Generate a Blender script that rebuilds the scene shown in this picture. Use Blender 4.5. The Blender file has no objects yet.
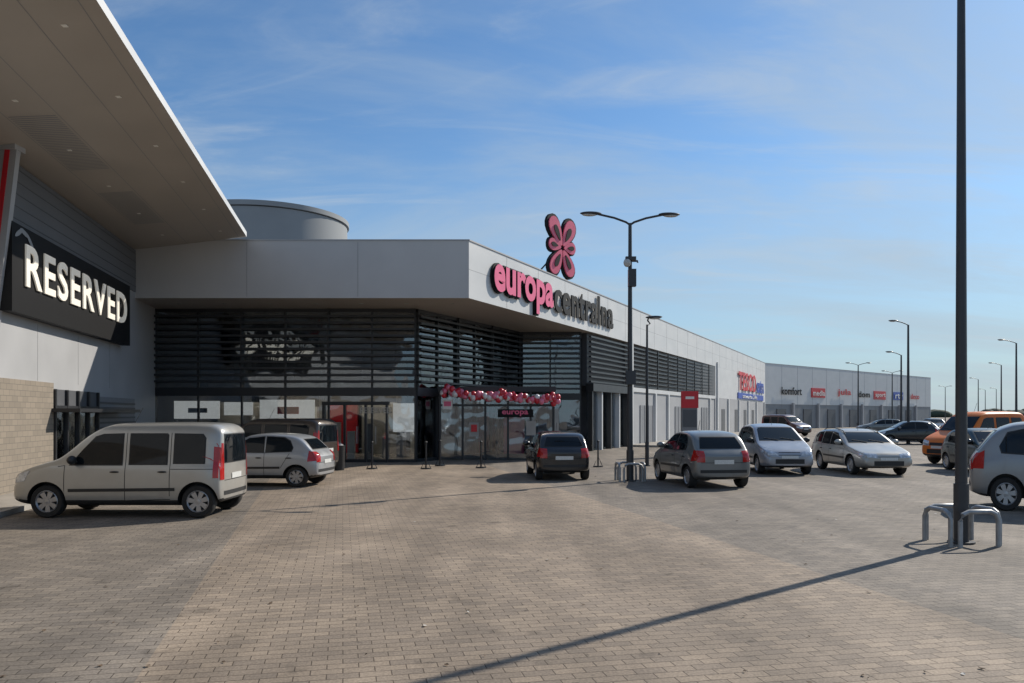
import bpy, bmesh, math, random
from mathutils import Vector, Matrix
from mathutils.bvhtree import BVHTree
random.seed(7)
SC=bpy.context.scene
COL=SC.collection
H=1.95; FP=796.0; HY=414.0
def unp(px,py=None,Y=None):
    if Y is None: Y=FP*H/(py-HY)
    return ((px-512)/FP*Y, Y)

# ------------------------------------------------------------------ materials
MATS={}
def mat(name,col,rough=.6,metal=0,var=0.0,vscale=3.0,bump=0.0,bscale=40,coat=0,emis=0,spec=.5,dirt=0,stretch=(1,1,1)):
    if name in MATS: return MATS[name]
    m=bpy.data.materials.new(name); m.use_nodes=True
    nt=m.node_tree; b=nt.nodes['Principled BSDF']
    b.inputs['Base Color'].default_value=(*col,1); b.inputs['Roughness'].default_value=rough
    b.inputs['Metallic'].default_value=metal; b.inputs['Specular IOR Level'].default_value=spec
    if coat: b.inputs['Coat Weight'].default_value=coat; b.inputs['Coat Roughness'].default_value=.05
    if emis: b.inputs['Emission Color'].default_value=(*col,1); b.inputs['Emission Strength'].default_value=emis
    if var or bump or dirt:
        tc=nt.nodes.new('ShaderNodeTexCoord'); mp=nt.nodes.new('ShaderNodeMapping')
        mp.inputs['Scale'].default_value=stretch
        nt.links.new(tc.outputs['Object'],mp.inputs['Vector'])
    last=None
    if var:
        n=nt.nodes.new('ShaderNodeTexNoise'); n.inputs['Scale'].default_value=vscale; n.inputs['Detail'].default_value=6
        nt.links.new(mp.outputs[0],n.inputs['Vector'])
        mr=nt.nodes.new('ShaderNodeMapRange'); mr.inputs[1].default_value=.3; mr.inputs[2].default_value=.7
        mr.inputs[3].default_value=1-var; mr.inputs[4].default_value=1+var
        nt.links.new(n.outputs['Fac'],mr.inputs[0])
        mx=nt.nodes.new('ShaderNodeMix'); mx.data_type='RGBA'; mx.blend_type='MULTIPLY'; mx.inputs[0].default_value=1
        mx.inputs[6].default_value=(*col,1); nt.links.new(mr.outputs[0],mx.inputs[7])
        last=mx.outputs[2]; nt.links.new(last,b.inputs['Base Color'])
        mr2=nt.nodes.new('ShaderNodeMapRange'); mr2.inputs[3].default_value=max(0,rough-.1); mr2.inputs[4].default_value=min(1,rough+.12)
        nt.links.new(n.outputs['Fac'],mr2.inputs[0]); nt.links.new(mr2.outputs[0],b.inputs['Roughness'])
    if dirt:
        sp=nt.nodes.new('ShaderNodeSeparateXYZ'); nt.links.new(tc.outputs['Object'],sp.inputs[0])
        n2=nt.nodes.new('ShaderNodeTexNoise'); n2.inputs['Scale'].default_value=5; nt.links.new(tc.outputs['Object'],n2.inputs['Vector'])
        ad=nt.nodes.new('ShaderNodeMath'); ad.operation='MULTIPLY_ADD'; ad.inputs[1].default_value=.35
        nt.links.new(n2.outputs['Fac'],ad.inputs[0]); nt.links.new(sp.outputs[2],ad.inputs[2])
        r=nt.nodes.new('ShaderNodeMapRange'); r.inputs[1].default_value=.85; r.inputs[2].default_value=.3
        r.inputs[3].default_value=0; r.inputs[4].default_value=dirt
        nt.links.new(ad.outputs[0],r.inputs[0])
        mx=nt.nodes.new('ShaderNodeMix'); mx.data_type='RGBA'
        nt.links.new(r.outputs[0],mx.inputs[0]); mx.inputs[7].default_value=(.16,.135,.11,1)
        if last: nt.links.new(last,mx.inputs[6])
        else: mx.inputs[6].default_value=(*col,1)
        nt.links.new(mx.outputs[2],b.inputs['Base Color'])
    if bump:
        n=nt.nodes.new('ShaderNodeTexNoise'); n.inputs['Scale'].default_value=bscale
        nt.links.new(mp.outputs[0],n.inputs['Vector'])
        bp=nt.nodes.new('ShaderNodeBump'); bp.inputs['Strength'].default_value=bump; bp.inputs['Distance'].default_value=.02
        nt.links.new(n.outputs['Fac'],bp.inputs['Height']); nt.links.new(bp.outputs[0],b.inputs['Normal'])
    MATS[name]=m; return m

def glass_mat(name,tint,opac):
    m=bpy.data.materials.new(name); m.use_nodes=True; nt=m.node_tree; nt.nodes.clear()
    o=nt.nodes.new('ShaderNodeOutputMaterial'); tr=nt.nodes.new('ShaderNodeBsdfTransparent'); tr.inputs[0].default_value=(*tint,1)
    g=nt.nodes.new('ShaderNodeBsdfGlossy'); g.inputs['Roughness'].default_value=.03; g.inputs[0].default_value=(.9,.95,1,1)
    fr=nt.nodes.new('ShaderNodeFresnel'); fr.inputs[0].default_value=1.5
    ad=nt.nodes.new('ShaderNodeMath'); ad.operation='ADD'; ad.inputs[1].default_value=opac
    tc=nt.nodes.new('ShaderNodeTexCoord'); n=nt.nodes.new('ShaderNodeTexNoise'); n.inputs['Scale'].default_value=.6
    nt.links.new(tc.outputs['Object'],n.inputs['Vector'])
    bp=nt.nodes.new('ShaderNodeBump'); bp.inputs['Strength'].default_value=.6; bp.inputs['Distance'].default_value=.08
    nt.links.new(n.outputs['Fac'],bp.inputs['Height']); nt.links.new(bp.outputs[0],g.inputs['Normal'])
    mx=nt.nodes.new('ShaderNodeMixShader'); nt.links.new(fr.outputs[0],ad.inputs[0]); nt.links.new(ad.outputs[0],mx.inputs[0])
    nt.links.new(tr.outputs[0],mx.inputs[1]); nt.links.new(g.outputs[0],mx.inputs[2]); nt.links.new(mx.outputs[0],o.inputs[0])
    return m

M_white=mat('facade_white_panel',(.62,.62,.61),.45,var=.05,vscale=.6,stretch=(1,1,2))
M_fasc=mat('facade_grey_panel',(.50,.49,.48),.5,var=.06,vscale=.5)
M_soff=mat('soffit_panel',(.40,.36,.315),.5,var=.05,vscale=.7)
M_lgrey=mat('wall_light_grey',(.38,.38,.385),.55,var=.06,vscale=.8)
M_dgrey=mat('wall_dark_grey',(.09,.093,.10),.5,var=.1,vscale=1)
M_mgrey=mat('wall_mid_grey',(.22,.225,.235),.5,var=.08,vscale=1)
M_band=mat('wall_band_grey',(.14,.145,.155),.5,var=.08,vscale=1)
M_frame=mat('dark_aluminium',(.022,.023,.026),.4,var=.1)
M_black=mat('black_plastic',(.02,.02,.021),.5,var=.15,vscale=8)
M_rubber=mat('tyre_rubber',(.022,.021,.02),.85,var=.2,vscale=10)
M_rim=mat('wheel_alloy',(.42,.42,.43),.35,metal=.7,var=.1,vscale=9)
M_cglass=mat('car_glass',(.006,.009,.012),.04,spec=.34)
M_red=mat('tail_light_red',(.42,.012,.01),.15,coat=.4,var=.1)
M_lamp=mat('headlamp_lens',(.55,.57,.6),.08,metal=.3,coat=1,var=.35,vscale=14)
M_plate=mat('licence_plate',(.65,.65,.62),.4,var=.1,vscale=30)
M_seam=mat('panel_gap',(.015,.015,.015),.7)
M_seam2=mat('facade_joint',(.24,.24,.245),.7)
M_pole=mat('lamp_pole_paint',(.035,.037,.042),.4,var=.15,vscale=4)
M_galv=mat('galvanised_steel',(.33,.34,.35),.45,metal=.4,var=.2,vscale=8)
M_lens=mat('lamp_lens',(.5,.5,.48),.2)
M_pink=mat('sign_pink',(.82,.13,.25),.35,var=.05)
M_pink2=mat('logo_pink',(.85,.14,.22),.35,var=.05)
M_sblack=mat('sign_black',(.010,.010,.011),.6,spec=.2)
M_swhite=mat('sign_white',(.80,.78,.72),.4,var=.03)
M_lglow=mat('sign_letter_added_glow',(.85,.80,.70),.4,var=.03,emis=.20)  # slight glow added so the letters stay bright in the canopy's shade
M_sred=mat('sign_red',(.6,.02,.03),.4,var=.05)
M_sblue=mat('sign_blue',(.03,.08,.4),.4)
M_concrete=mat('concrete_kerb',(.36,.34,.31),.9,var=.15,vscale=3,bump=.3)
M_glass=glass_mat('facade_glass',(.48,.52,.54),.10)
M_glass2=glass_mat('shop_glass',(.82,.85,.87),.09)
M_drum=mat('drum_metal',(.25,.265,.275),.75,var=.06,vscale=.7)

# ------------------------------------------------------------------ mesh builder
class MB:
    def __init__(s): s.v=[];s.f=[];s.m=[];s.mats=[]
    def mi(s,m):
        if m not in s.mats: s.mats.append(m)
        return s.mats.index(m)
    def add(s,vs,fs,m):
        o=len(s.v); s.v+= [tuple(v) for v in vs]; i=s.mi(m)
        for f in fs: s.f.append([o+k for k in f]); s.m.append(i)
    def prism(s,poly,z0,z1,m,mtop=None,mbot=None):
        n=len(poly)
        ar=sum(poly[i][0]*poly[(i+1)%n][1]-poly[(i+1)%n][0]*poly[i][1] for i in range(n))
        if ar<0: poly=poly[::-1]
        vs=[(p[0],p[1],z0) for p in poly]+[(p[0],p[1],z1) for p in poly]
        s.add(vs,[[i,(i+1)%n,n+(i+1)%n,n+i] for i in range(n)],m)
        o=len(s.v)-2*n
        s.f.append([o+n+i for i in range(n)]); s.m.append(s.mi(mtop or m))
        s.f.append([o+i for i in reversed(range(n))]); s.m.append(s.mi(mbot or m))
    def box(s,cx,cy,cz,sx,sy,sz,m,rot=0):
        c,sn=math.cos(rot),math.sin(rot)
        P=[(cx+c*x-sn*y,cy+sn*x+c*y) for x,y in((-sx/2,-sy/2),(sx/2,-sy/2),(sx/2,sy/2),(-sx/2,sy/2))]
        s.prism(P,cz-sz/2,cz+sz/2,m)
    def wall(s,p0,p1,z0,z1,o0,o1,m):
        d=Vector((p1[0]-p0[0],p1[1]-p0[1])).normalized(); n=Vector((d.y,-d.x))
        a=Vector(p0);b=Vector(p1)
        s.prism([tuple(a+n*o0),tuple(b+n*o0),tuple(b+n*o1),tuple(a+n*o1)],z0,z1,m)
    def tube(s,pts,r,m,n=10,r1=None):
        pts=[Vector(p) for p in pts]; K=len(pts)
        vs=[];fs=[]
        for i,p in enumerate(pts):
            t=(pts[min(i+1,K-1)]-pts[max(i-1,0)]).normalized()
            up=Vector((0,0,1)) if abs(t.z)<.9 else Vector((1,0,0))
            a=t.cross(up).normalized(); b=t.cross(a)
            rr=r if r1 is None else r+(r1-r)*i/(K-1)
            for k in range(n):
                an=2*math.pi*k/n; vs.append(p+(a*math.cos(an)+b*math.sin(an))*rr)
        for i in range(K-1):
            for k in range(n):
                fs.append([i*n+k,i*n+(k+1)%n,(i+1)*n+(k+1)%n,(i+1)*n+k])
        fs.append(list(range(n))); fs.append([(K-1)*n+k for k in reversed(range(n))])
        s.add(vs,fs,m)
    def ell(s,c,r,m,rot=0,nu=14,nv=8):
        vs=[];fs=[];cr,sr=math.cos(rot),math.sin(rot)
        for j in range(nv+1):
            ph=math.pi*j/nv
            for i in range(nu):
                th=2*math.pi*i/nu
                x,y,z=r[0]*math.sin(ph)*math.cos(th),r[1]*math.sin(ph)*math.sin(th),r[2]*math.cos(ph)
                vs.append((c[0]+cr*x-sr*y,c[1]+sr*x+cr*y,c[2]+z))
        for j in range(nv):
            for i in range(nu): fs.append([j*nu+i,(j+1)*nu+i,(j+1)*nu+(i+1)%nu,j*nu+(i+1)%nu])
        s.add(vs,fs,m)
    def lathe_y(s,c,prof,m,n=28,sgn=1):
        vs=[];fs=[];K=len(prof)
        for (r,y) in prof:
            for k in range(n):
                a=2*math.pi*k/n; vs.append((c[0]+r*math.cos(a),c[1]+y*sgn,c[2]+r*math.sin(a)))
        for j in range(K-1):
            for k in range(n): fs.append([j*n+k,j*n+(k+1)%n,(j+1)*n+(k+1)%n,(j+1)*n+k])
        s.add(vs,fs,m)
    def obj(s,name,parent=None,smooth=False,angle=35,recalc=True,bevel=0):
        me=bpy.data.meshes.new(name); me.from_pydata(s.v,[],s.f)
        for m in s.mats: me.materials.append(m)
        me.polygons.foreach_set('material_index',s.m)
        if recalc:
            bm=bmesh.new(); bm.from_mesh(me); bmesh.ops.recalc_face_normals(bm,faces=bm.faces); bm.to_mesh(me); bm.free()
        if smooth:
            me.polygons.foreach_set('use_smooth',[True]*len(me.polygons)); me.set_sharp_from_angle(angle=math.radians(angle))
        me.update(); o=bpy.data.objects.new(name,me); COL.objects.link(o)
        if parent: o.parent=parent
        return o
def empty(name,loc=(0,0,0),rot=0):
    e=bpy.data.objects.new(name,None); e.location=loc; e.rotation_euler=(0,0,rot); COL.objects.link(e); e.empty_display_size=.3; return e

def text(name,body,origin,dirv,z,width,height,m,parent=None,ext=.05,bold=.0,spacing=1.0,mback=None):
    cu=bpy.data.curves.new(name,'FONT'); cu.body=body; cu.extrude=ext; cu.offset=bold; cu.space_character=spacing; cu.resolution_u=4
    t=bpy.data.objects.new(name+'_tmp',cu); COL.objects.link(t)
    bpy.context.view_layer.update()
    me=bpy.data.meshes.new_from_object(t.evaluated_get(bpy.context.evaluated_depsgraph_get()))
    bpy.data.objects.remove(t)
    xs=[v.co.x for v in me.vertices]; ys=[v.co.y for v in me.vertices]
    x0,x1=min(xs),max(xs); y0,y1=min(ys),max(ys)
    sx=width/(x1-x0); sy=height/(y1-y0)
    d=Vector((dirv[0],dirv[1],0)).normalized(); n=d.cross(Vector((0,0,1)))
    for v in me.vertices:
        x=(v.co.x-x0)*sx; y=(v.co.y-y0)*sy; q=v.co.z
        v.co=Vector((origin[0],origin[1],z))+d*x+Vector((0,0,1))*y+n*q
    me.materials.clear(); me.materials.append(m)
    me.update()
    if mback:
        me.materials.append(mback)
        for p in me.polygons:
            if p.normal.dot(n)<.7: p.material_index=1
    me.name=name
    o=bpy.data.objects.new(name,me); COL.objects.link(o)
    if parent: o.parent=parent
    return o

# ------------------------------------------------------------------ world + sun
SUN_AZ=math.radians(49.9); SUN_EL=math.radians(34)
w=bpy.data.worlds.new('World'); SC.world=w; w.use_nodes=True; nt=w.node_tree; nt.nodes.clear()
out=nt.nodes.new('ShaderNodeOutputWorld'); bg=nt.nodes.new('ShaderNodeBackground'); bg.inputs[1].default_value=.097
sky=nt.nodes.new('ShaderNodeTexSky'); sky.sky_type='NISHITA'; sky.sun_disc=False; sky.sun_elevation=SUN_EL; sky.sun_rotation=SUN_AZ
sky.air_density=1.0; sky.dust_density=.4; sky.ozone_density=2.0
tint=nt.nodes.new('ShaderNodeMix'); tint.data_type='RGBA'; tint.blend_type='MULTIPLY'; tint.inputs[0].default_value=1; tint.inputs[7].default_value=(.76,1.04,1.25,1)
nt.links.new(sky.outputs[0],tint.inputs[6])
tc=nt.nodes.new('ShaderNodeTexCoord'); sp=nt.nodes.new('ShaderNodeSeparateXYZ'); nt.links.new(tc.outputs['Generated'],sp.inputs[0])
hz=nt.nodes.new('ShaderNodeMapRange'); hz.interpolation_type='SMOOTHSTEP'; hz.inputs[1].default_value=-.05; hz.inputs[2].default_value=.36; hz.inputs[3].default_value=.85; hz.inputs[4].default_value=0
nt.links.new(sp.outputs[2],hz.inputs[0])
hm=nt.nodes.new('ShaderNodeMix'); hm.data_type='RGBA'; nt.links.new(hz.outputs[0],hm.inputs[0]); nt.links.new(tint.outputs[2],hm.inputs[6]); hm.inputs[7].default_value=(4.3,5.4,6.2,1)
za=nt.nodes.new('ShaderNodeMath'); za.operation='ADD'; za.inputs[1].default_value=.16; nt.links.new(sp.outputs[2],za.inputs[0])
dx=nt.nodes.new('ShaderNodeMath'); dx.operation='DIVIDE'; nt.links.new(sp.outputs[0],dx.inputs[0]); nt.links.new(za.outputs[0],dx.inputs[1])
dy=nt.nodes.new('ShaderNodeMath'); dy.operation='DIVIDE'; nt.links.new(sp.outputs[1],dy.inputs[0]); nt.links.new(za.outputs[0],dy.inputs[1])
cb=nt.nodes.new('ShaderNodeCombineXYZ'); nt.links.new(dx.outputs[0],cb.inputs[0]); nt.links.new(dy.outputs[0],cb.inputs[1])
def cloud(rot,scl,sc_,lo,hi,amt,prev,col,dist=.7):
    mp=nt.nodes.new('ShaderNodeMapping'); mp.inputs['Rotation'].default_value=(0,0,math.radians(rot)); mp.inputs['Scale'].default_value=scl
    nt.links.new(cb.outputs[0],mp.inputs[0])
    n1=nt.nodes.new('ShaderNodeTexNoise'); n1.inputs['Scale'].default_value=sc_; n1.inputs['Detail'].default_value=9; n1.inputs['Roughness'].default_value=.6; n1.inputs['Distortion'].default_value=dist
    nt.links.new(mp.outputs[0],n1.inputs['Vector'])
    mr=nt.nodes.new('ShaderNodeMapRange'); mr.interpolation_type='SMOOTHSTEP'; mr.inputs[1].default_value=lo; mr.inputs[2].default_value=hi; mr.inputs[3].default_value=0; mr.inputs[4].default_value=amt
    nt.links.new(n1.outputs['Fac'],mr.inputs[0])
    mx=nt.nodes.new('ShaderNodeMix'); mx.data_type='RGBA'; nt.links.new(mr.outputs[0],mx.inputs[0]); nt.links.new(prev,mx.inputs[6]); mx.inputs[7].default_value=(*col,1)
    return mx.outputs[2]
c1=cloud(25,(.45,1.0,1),1.15,.36,.72,.60,hm.outputs[2],(4.7,5.6,6.4))
c2=cloud(-15,(.5,1.6,1),1.9,.46,.80,.60,c1,(5.6,6.3,6.9),1.2)
nt.links.new(c2,bg.inputs[0]); nt.links.new(bg.outputs[0],out.inputs[0])
sl=bpy.data.lights.new('sun','SUN'); sl.energy=5.0; sl.angle=math.radians(.5); sl.color=(1,.93,.82)
so=bpy.data.objects.new('sun',sl); COL.objects.link(so)
sd=Vector((math.sin(SUN_AZ)*math.cos(SUN_EL),math.cos(SUN_AZ)*math.cos(SUN_EL),math.sin(SUN_EL)))
so.rotation_euler=sd.to_track_quat('Z','Y').to_euler(); so.location=(30,30,40)

# ------------------------------------------------------------------ ground
def ground():
    m=bpy.data.materials.new('block_paving'); m.use_nodes=True; nt=m.node_tree; b=nt.nodes['Principled BSDF']; L=nt.links.new
    tc=nt.nodes.new('ShaderNodeTexCoord'); mp=nt.nodes.new('ShaderNodeMapping'); mp.inputs['Rotation'].default_value=(0,0,math.radians(-12))
    L(tc.outputs['Object'],mp.inputs[0])
    br=nt.nodes.new('ShaderNodeTexBrick'); br.inputs['Scale'].default_value=1; br.inputs['Brick Width'].default_value=.24; br.inputs['Row Height'].default_value=.12
    br.inputs['Mortar Size'].default_value=.0055; br.inputs['Mortar Smooth'].default_value=.3; br.inputs['Bias'].default_value=0
    br.inputs['Color1'].default_value=(.81,.81,.82,1); br.inputs['Color2'].default_value=(1.13,1.11,1.08,1); br.inputs['Mortar'].default_value=(.40,.38,.36,1)
    L(mp.outputs[0],br.inputs['Vector'])
    sp=nt.nodes.new('ShaderNodeSeparateXYZ'); L(tc.outputs['Object'],sp.inputs[0])
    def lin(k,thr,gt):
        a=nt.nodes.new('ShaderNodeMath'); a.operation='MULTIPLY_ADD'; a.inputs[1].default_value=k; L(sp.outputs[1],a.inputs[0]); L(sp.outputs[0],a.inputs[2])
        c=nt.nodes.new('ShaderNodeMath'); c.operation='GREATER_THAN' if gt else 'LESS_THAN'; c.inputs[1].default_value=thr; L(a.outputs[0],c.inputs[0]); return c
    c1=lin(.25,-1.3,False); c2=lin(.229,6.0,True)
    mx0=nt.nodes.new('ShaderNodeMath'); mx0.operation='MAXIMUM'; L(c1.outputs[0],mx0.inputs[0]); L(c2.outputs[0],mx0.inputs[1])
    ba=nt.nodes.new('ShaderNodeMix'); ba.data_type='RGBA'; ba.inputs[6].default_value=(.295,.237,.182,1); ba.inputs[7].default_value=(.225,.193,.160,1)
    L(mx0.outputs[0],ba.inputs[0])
    def nz(scale,detail,lo,hi,a,b_,vec=None,rough=.5):
        n=nt.nodes.new('ShaderNodeTexNoise'); n.inputs['Scale'].default_value=scale; n.inputs['Detail'].default_value=detail; n.inputs['Roughness'].default_value=rough; L(vec or tc.outputs['Object'],n.inputs['Vector'])
        r=nt.nodes.new('ShaderNodeMapRange'); r.inputs[1].default_value=lo; r.inputs[2].default_value=hi; r.inputs[3].default_value=a; r.inputs[4].default_value=b_; L(n.outputs['Fac'],r.inputs[0]); return r.outputs[0]
    mp2=nt.nodes.new('ShaderNodeMapping'); mp2.inputs['Rotation'].default_value=(0,0,math.radians(-13)); mp2.inputs['Scale'].default_value=(1.1,.10,1); L(tc.outputs['Object'],mp2.inputs[0])
    outs=[br.outputs['Color'],nz(.35,8,.3,.7,.72,1.22,rough=.6),nz(1,5,.35,.65,.78,1.15,mp2.outputs[0]),nz(2.2,3,.63,.74,1,.62),nz(5.5,4,.66,.72,1,.55),nz(45,3,.3,.7,.76,1.22)]
    cur=ba.outputs[2]
    for src in outs:
        q=nt.nodes.new('ShaderNodeMix'); q.data_type='RGBA'; q.blend_type='MULTIPLY'; q.inputs[0].default_value=1
        L(cur,q.inputs[6]); L(src,q.inputs[7]); cur=q.outputs[2]
    L(cur,b.inputs['Base Color']); b.inputs['Roughness'].default_value=.8; b.inputs['Specular IOR Level'].default_value=.3
    bp=nt.nodes.new('ShaderNodeBump'); bp.inputs['Strength'].default_value=.6; bp.inputs['Distance'].default_value=.008; bp.invert=True; L(br.outputs['Fac'],bp.inputs['Height']); L(bp.outputs[0],b.inputs['Normal'])
    g=MB(); g.add([(-1500,-300,0),(1500,-300,0),(1500,3000,0),(-1500,3000,0)],[[0,1,2,3]],m); g.obj('ground')
ground()
g=MB(); M_leafd=mat('dry_leaf',(.10,.06,.03),.8,var=.4,vscale=20); M_paper=mat('litter_paper',(.5,.48,.44),.8)
for i in range(170):
    y=5+random.random()**1.6*20; x=(random.random()-.5)*1.35*y; a=random.random()*6.28; r_=random.uniform(.012,.035)
    V=[(x+r_*math.cos(a+k*1.257)*(1 if k%2 else .6),y+r_*math.sin(a+k*1.257)*(1 if k%2 else .6),.006+random.random()*.012) for k in range(5)]
    g.add(V,[[0,1,2,3,4]],M_leafd if random.random()<.85 else M_paper)
g.obj('fallen_leaves',recalc=False)

# ------------------------------------------------------------------ geometry of the place
C=Vector((-1.58,29.2)); D=Vector((.427,.904)).normalized()
def F(t,off=0):
    n=Vector((D.y,-D.x)); return tuple(C+D*t+n*off)
W0=Vector((-13.83,29.2)); WD=Vector((.189,-.982)).normalized(); WN=Vector((.982,.189)).normalized()
def Lp(u,off=0): return tuple(W0+WD*u+WN*off)
ZS=6.2; ZT=8.3
mall=empty('shopping_mall')
E2=Vector(F(77.7)); E3=Vector((73.6,140)); D2=(E3-E2).normalized(); N2=Vector((D2.y,-D2.x))
g=MB()
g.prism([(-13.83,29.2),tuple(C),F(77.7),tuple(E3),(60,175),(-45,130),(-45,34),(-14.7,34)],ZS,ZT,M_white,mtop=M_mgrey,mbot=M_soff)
g.obj('upper_storey',mall)
g=MB()
g.prism([(-13.8,29.195),(-1.585,29.195),(-1.585,29.19),(-13.8,29.19)],ZS+.002,ZT-.002,M_fasc)
g.wall((-13.8,29.2),tuple(C),ZT,ZT+.05,-.25,.03,M_lgrey)
g.wall(tuple(C),F(77.7),ZT,ZT+.05,-.25,.03,M_lgrey)
g.wall(tuple(E2),tuple(E3),ZT,ZT+.05,-.25,.03,M_lgrey)
for x in [-9.72,-5.65]: g.box(x,29.187,7.25,.012,.006,2.0,M_seam2)
for t in [i*3.2 for i in range(1,24)]: g.wall(F(t),F(t+.015),ZS+.03,ZT-.02,.0,.004,M_seam2)
for i in range(1,14): 
    a=E2+D2*i*4.3; g.wall(tuple(a),tuple(a+D2*.03),.3,ZT-.02,0,.006,M_seam2)
g.wall(tuple(C),F(77.7),7.25,7.26,.0,.003,M_seam2)
g.obj('fascia_trim',mall)
GA=(-14.42,32.2); GB=(-3.9,32.2); s=10.1; GC=tuple(Vector(GB)+D*s); GD=(3.55,GC[1])
segs=[(GA,GB),(GB,GC),(GC,GD)]
TS=13.8
gl=MB(); fr=MB(); lv=MB()
M_louv=mat('louvre_blade',(.026,.029,.034),.4,var=.1)
for (a,b) in segs:
    gl.wall(a,b,3.0,ZS-.01,-.02,0,M_glass)
    fr.wall(a,b,2.68,3.02,-.06,.10,M_frame)
    fr.wall(a,b,ZS-.14,ZS-.003,-.05,.08,M_frame)
    fr.wall(a,b,0,.12,-.05,.05,M_frame)
    L_=(Vector(b)-Vector(a)).length; dv=(Vector(b)-Vector(a)).normalized()
    k=max(1,round(L_/1.75))
    for i in range(k+1):
        p=Vector(a)+dv*(L_*i/k); fr.wall(tuple(p-dv*.035),tuple(p+dv*.035),.12,ZS-.14,-.04,.07,M_frame)
    z=3.22
    while z<6.05:
        lv.wall(a,b,z,z+.085,.16,.28,M_louv); z+=.262
    k2=max(1,round(L_/3.5))
    for i in range(k2+1):
        p=Vector(a)+dv*(L_*i/k2); lv.wall(tuple(p-dv*.03),tuple(p+dv*.03),3.02,ZS-.01,.10,.16,M_frame)
for (a,b) in segs: gl.wall(a,b,.12,2.68,-.02,0,M_glass2)
for x in (-7.6,-6.75,-5.9,-5.05): fr.box(x,32.12,1.2,.09,.14,2.4,M_frame)
fr.box(-6.3,32.1,2.38,2.7,.16,.14,M_frame)
for x in (-7.1,-6.25,-5.5): fr.box(x,32.08,1.1,.03,.05,.7,M_galv)
gl.obj('curtain_glass',mall); fr.obj('glazing_frames',mall); lv.obj('louvres',mall)
g=MB()
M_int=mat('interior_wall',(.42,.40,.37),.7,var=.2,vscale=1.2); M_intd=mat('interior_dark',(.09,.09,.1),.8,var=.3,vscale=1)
M_floor=mat('interior_floor',(.40,.37,.33),.25,var=.1)
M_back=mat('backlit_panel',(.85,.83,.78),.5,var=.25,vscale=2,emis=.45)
g.prism([(-14.6,32.25),(-3.9,32.25),(.3,41.1),(3.6,41.1),(8,52),(-14.6,52)],.0,.012,M_floor)
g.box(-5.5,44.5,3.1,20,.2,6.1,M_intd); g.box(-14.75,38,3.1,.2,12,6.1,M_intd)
for i,(x,wd,h,m_) in enumerate([(-13.2,2.2,2.5,M_int),(-10.6,2.0,2.3,M_swhite),(-8.4,1.4,2.4,M_sred),(-6.4,1.8,2.5,M_int),(-4.2,1.6,2.2,M_swhite),(-2.0,1.4,2.5,M_int),(0.1,1.0,2.0,M_pink),(1.8,1.0,2.2,M_int)]):
    g.box(x,38.9+(i%3)*.5,h/2+.02,wd,.4,h,m_)
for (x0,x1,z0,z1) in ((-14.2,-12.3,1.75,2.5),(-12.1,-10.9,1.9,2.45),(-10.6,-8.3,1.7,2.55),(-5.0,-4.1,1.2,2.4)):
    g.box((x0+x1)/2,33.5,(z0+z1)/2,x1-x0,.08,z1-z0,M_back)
g.box(-9.4,33.44,2.1,.9,.02,.3,M_sred); g.box(-13.2,33.44,2.1,.8,.02,.2,M_intd)
for x in (-12,-8.5,-5): g.tube([(x,36,0),(x,36,6.15)],.22,M_int,14)
g.box(-8.3,39.6,3.35,12,4.2,.35,M_int)
M_ifill=mat('added_interior_fill',(1,.88,.68),.5,emis=9)  # glowing ceiling panels, added to brighten the interior behind the glass
for x in (-13,-10.5,-8,-5.5): g.box(x,38.0,3.14,1.3,.25,.05,M_ifill)
for i in range(14):
    x=-13.5+i*.72; h=random.uniform(.9,1.7); g.box(x,34.5+random.random()*3,h/2,.3,.3,h,random.choice([M_int,M_intd,M_sred,M_swhite,M_mgrey]))
# mannequins-like display stands and upper-floor fixtures
for (x,y) in ((-13.9,33.0),(-12.2,33.1),(-10.2,33.0),(-8.6,33.1)):
    g.tube([(x,y,0),(x,y,.8)],.03,M_galv,8); g.ell((x,y,1.15),(.17,.11,.34),random.choice([M_sred,M_swhite,M_intd]),nu=10,nv=8); g.ell((x,y,1.6),(.08,.09,.11),M_int,nu=8,nv=6)
for i in range(6): g.box(-13.2+i*1.7,39.5+(i%2)*.6,4.4,1.1,.3,1.7,random.choice([M_int,M_intd,M_mgrey]))
g.obj('interior',mall)
g=MB()
for i in range(7): g.box(-12.8+i*1.75,30.6,6.192,.16,.16,.01,M_lens)
g.obj('soffit_lights',mall)
g=MB()
o=-.4
g.wall(F(TS,o),F(46),3.45,ZS-.001,-.3,-.02,M_dgrey)
z=3.6
while z<6.1:
    g.wall(F(TS-.3,-.1),F(20.2,-.1),z,z+.09,-.1,.03,M_frame); g.wall(F(20.9,0),F(46,0),z,z+.085,-.18,-.03,M_frame); z+=.26
g.wall(F(20.2),F(20.9),0,ZS-.001,-.6,-.002,M_white)
g.wall(F(46),F(77.7),3.4,ZS-.001,-.6,-.002,M_white)
g.wall(F(46),F(77.7),0,3.4,-.6,-.01,M_lgrey)
g.wall(F(20.9),F(46),3.30,3.56,-.6,.0,M_white)
g.wall(F(20.9),F(46),0,3.3,-.6,-.08,M_lgrey)
g.wall(F(TS),F(20.2),3.15,3.56,-.5,-.05,M_frame)
for t in (22.5,31.5,40.5):
    g.wall(F(t),F(t+2.9),.1,2.5,-.085,-.05,M_mgrey)
    for k in range(4): g.wall(F(t+k*.95),F(t+k*.95+.06),.1,2.5,-.05,-.02,M_lgrey)
for t in (25.8,29.2,34.6,38,43.6): g.wall(F(t),F(t+.3),0,3.3,-.08,.05,M_white)
for t in (46.6,52,58,64,70,76.5): g.wall(F(t),F(t+.45),0,6.6 if t<47 else 3.4,-.01,.12,M_white)
for t in (49,56,61.5,67): g.wall(F(t),F(t+1.6),0,2.4,-.009,.02,M_dgrey)
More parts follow.
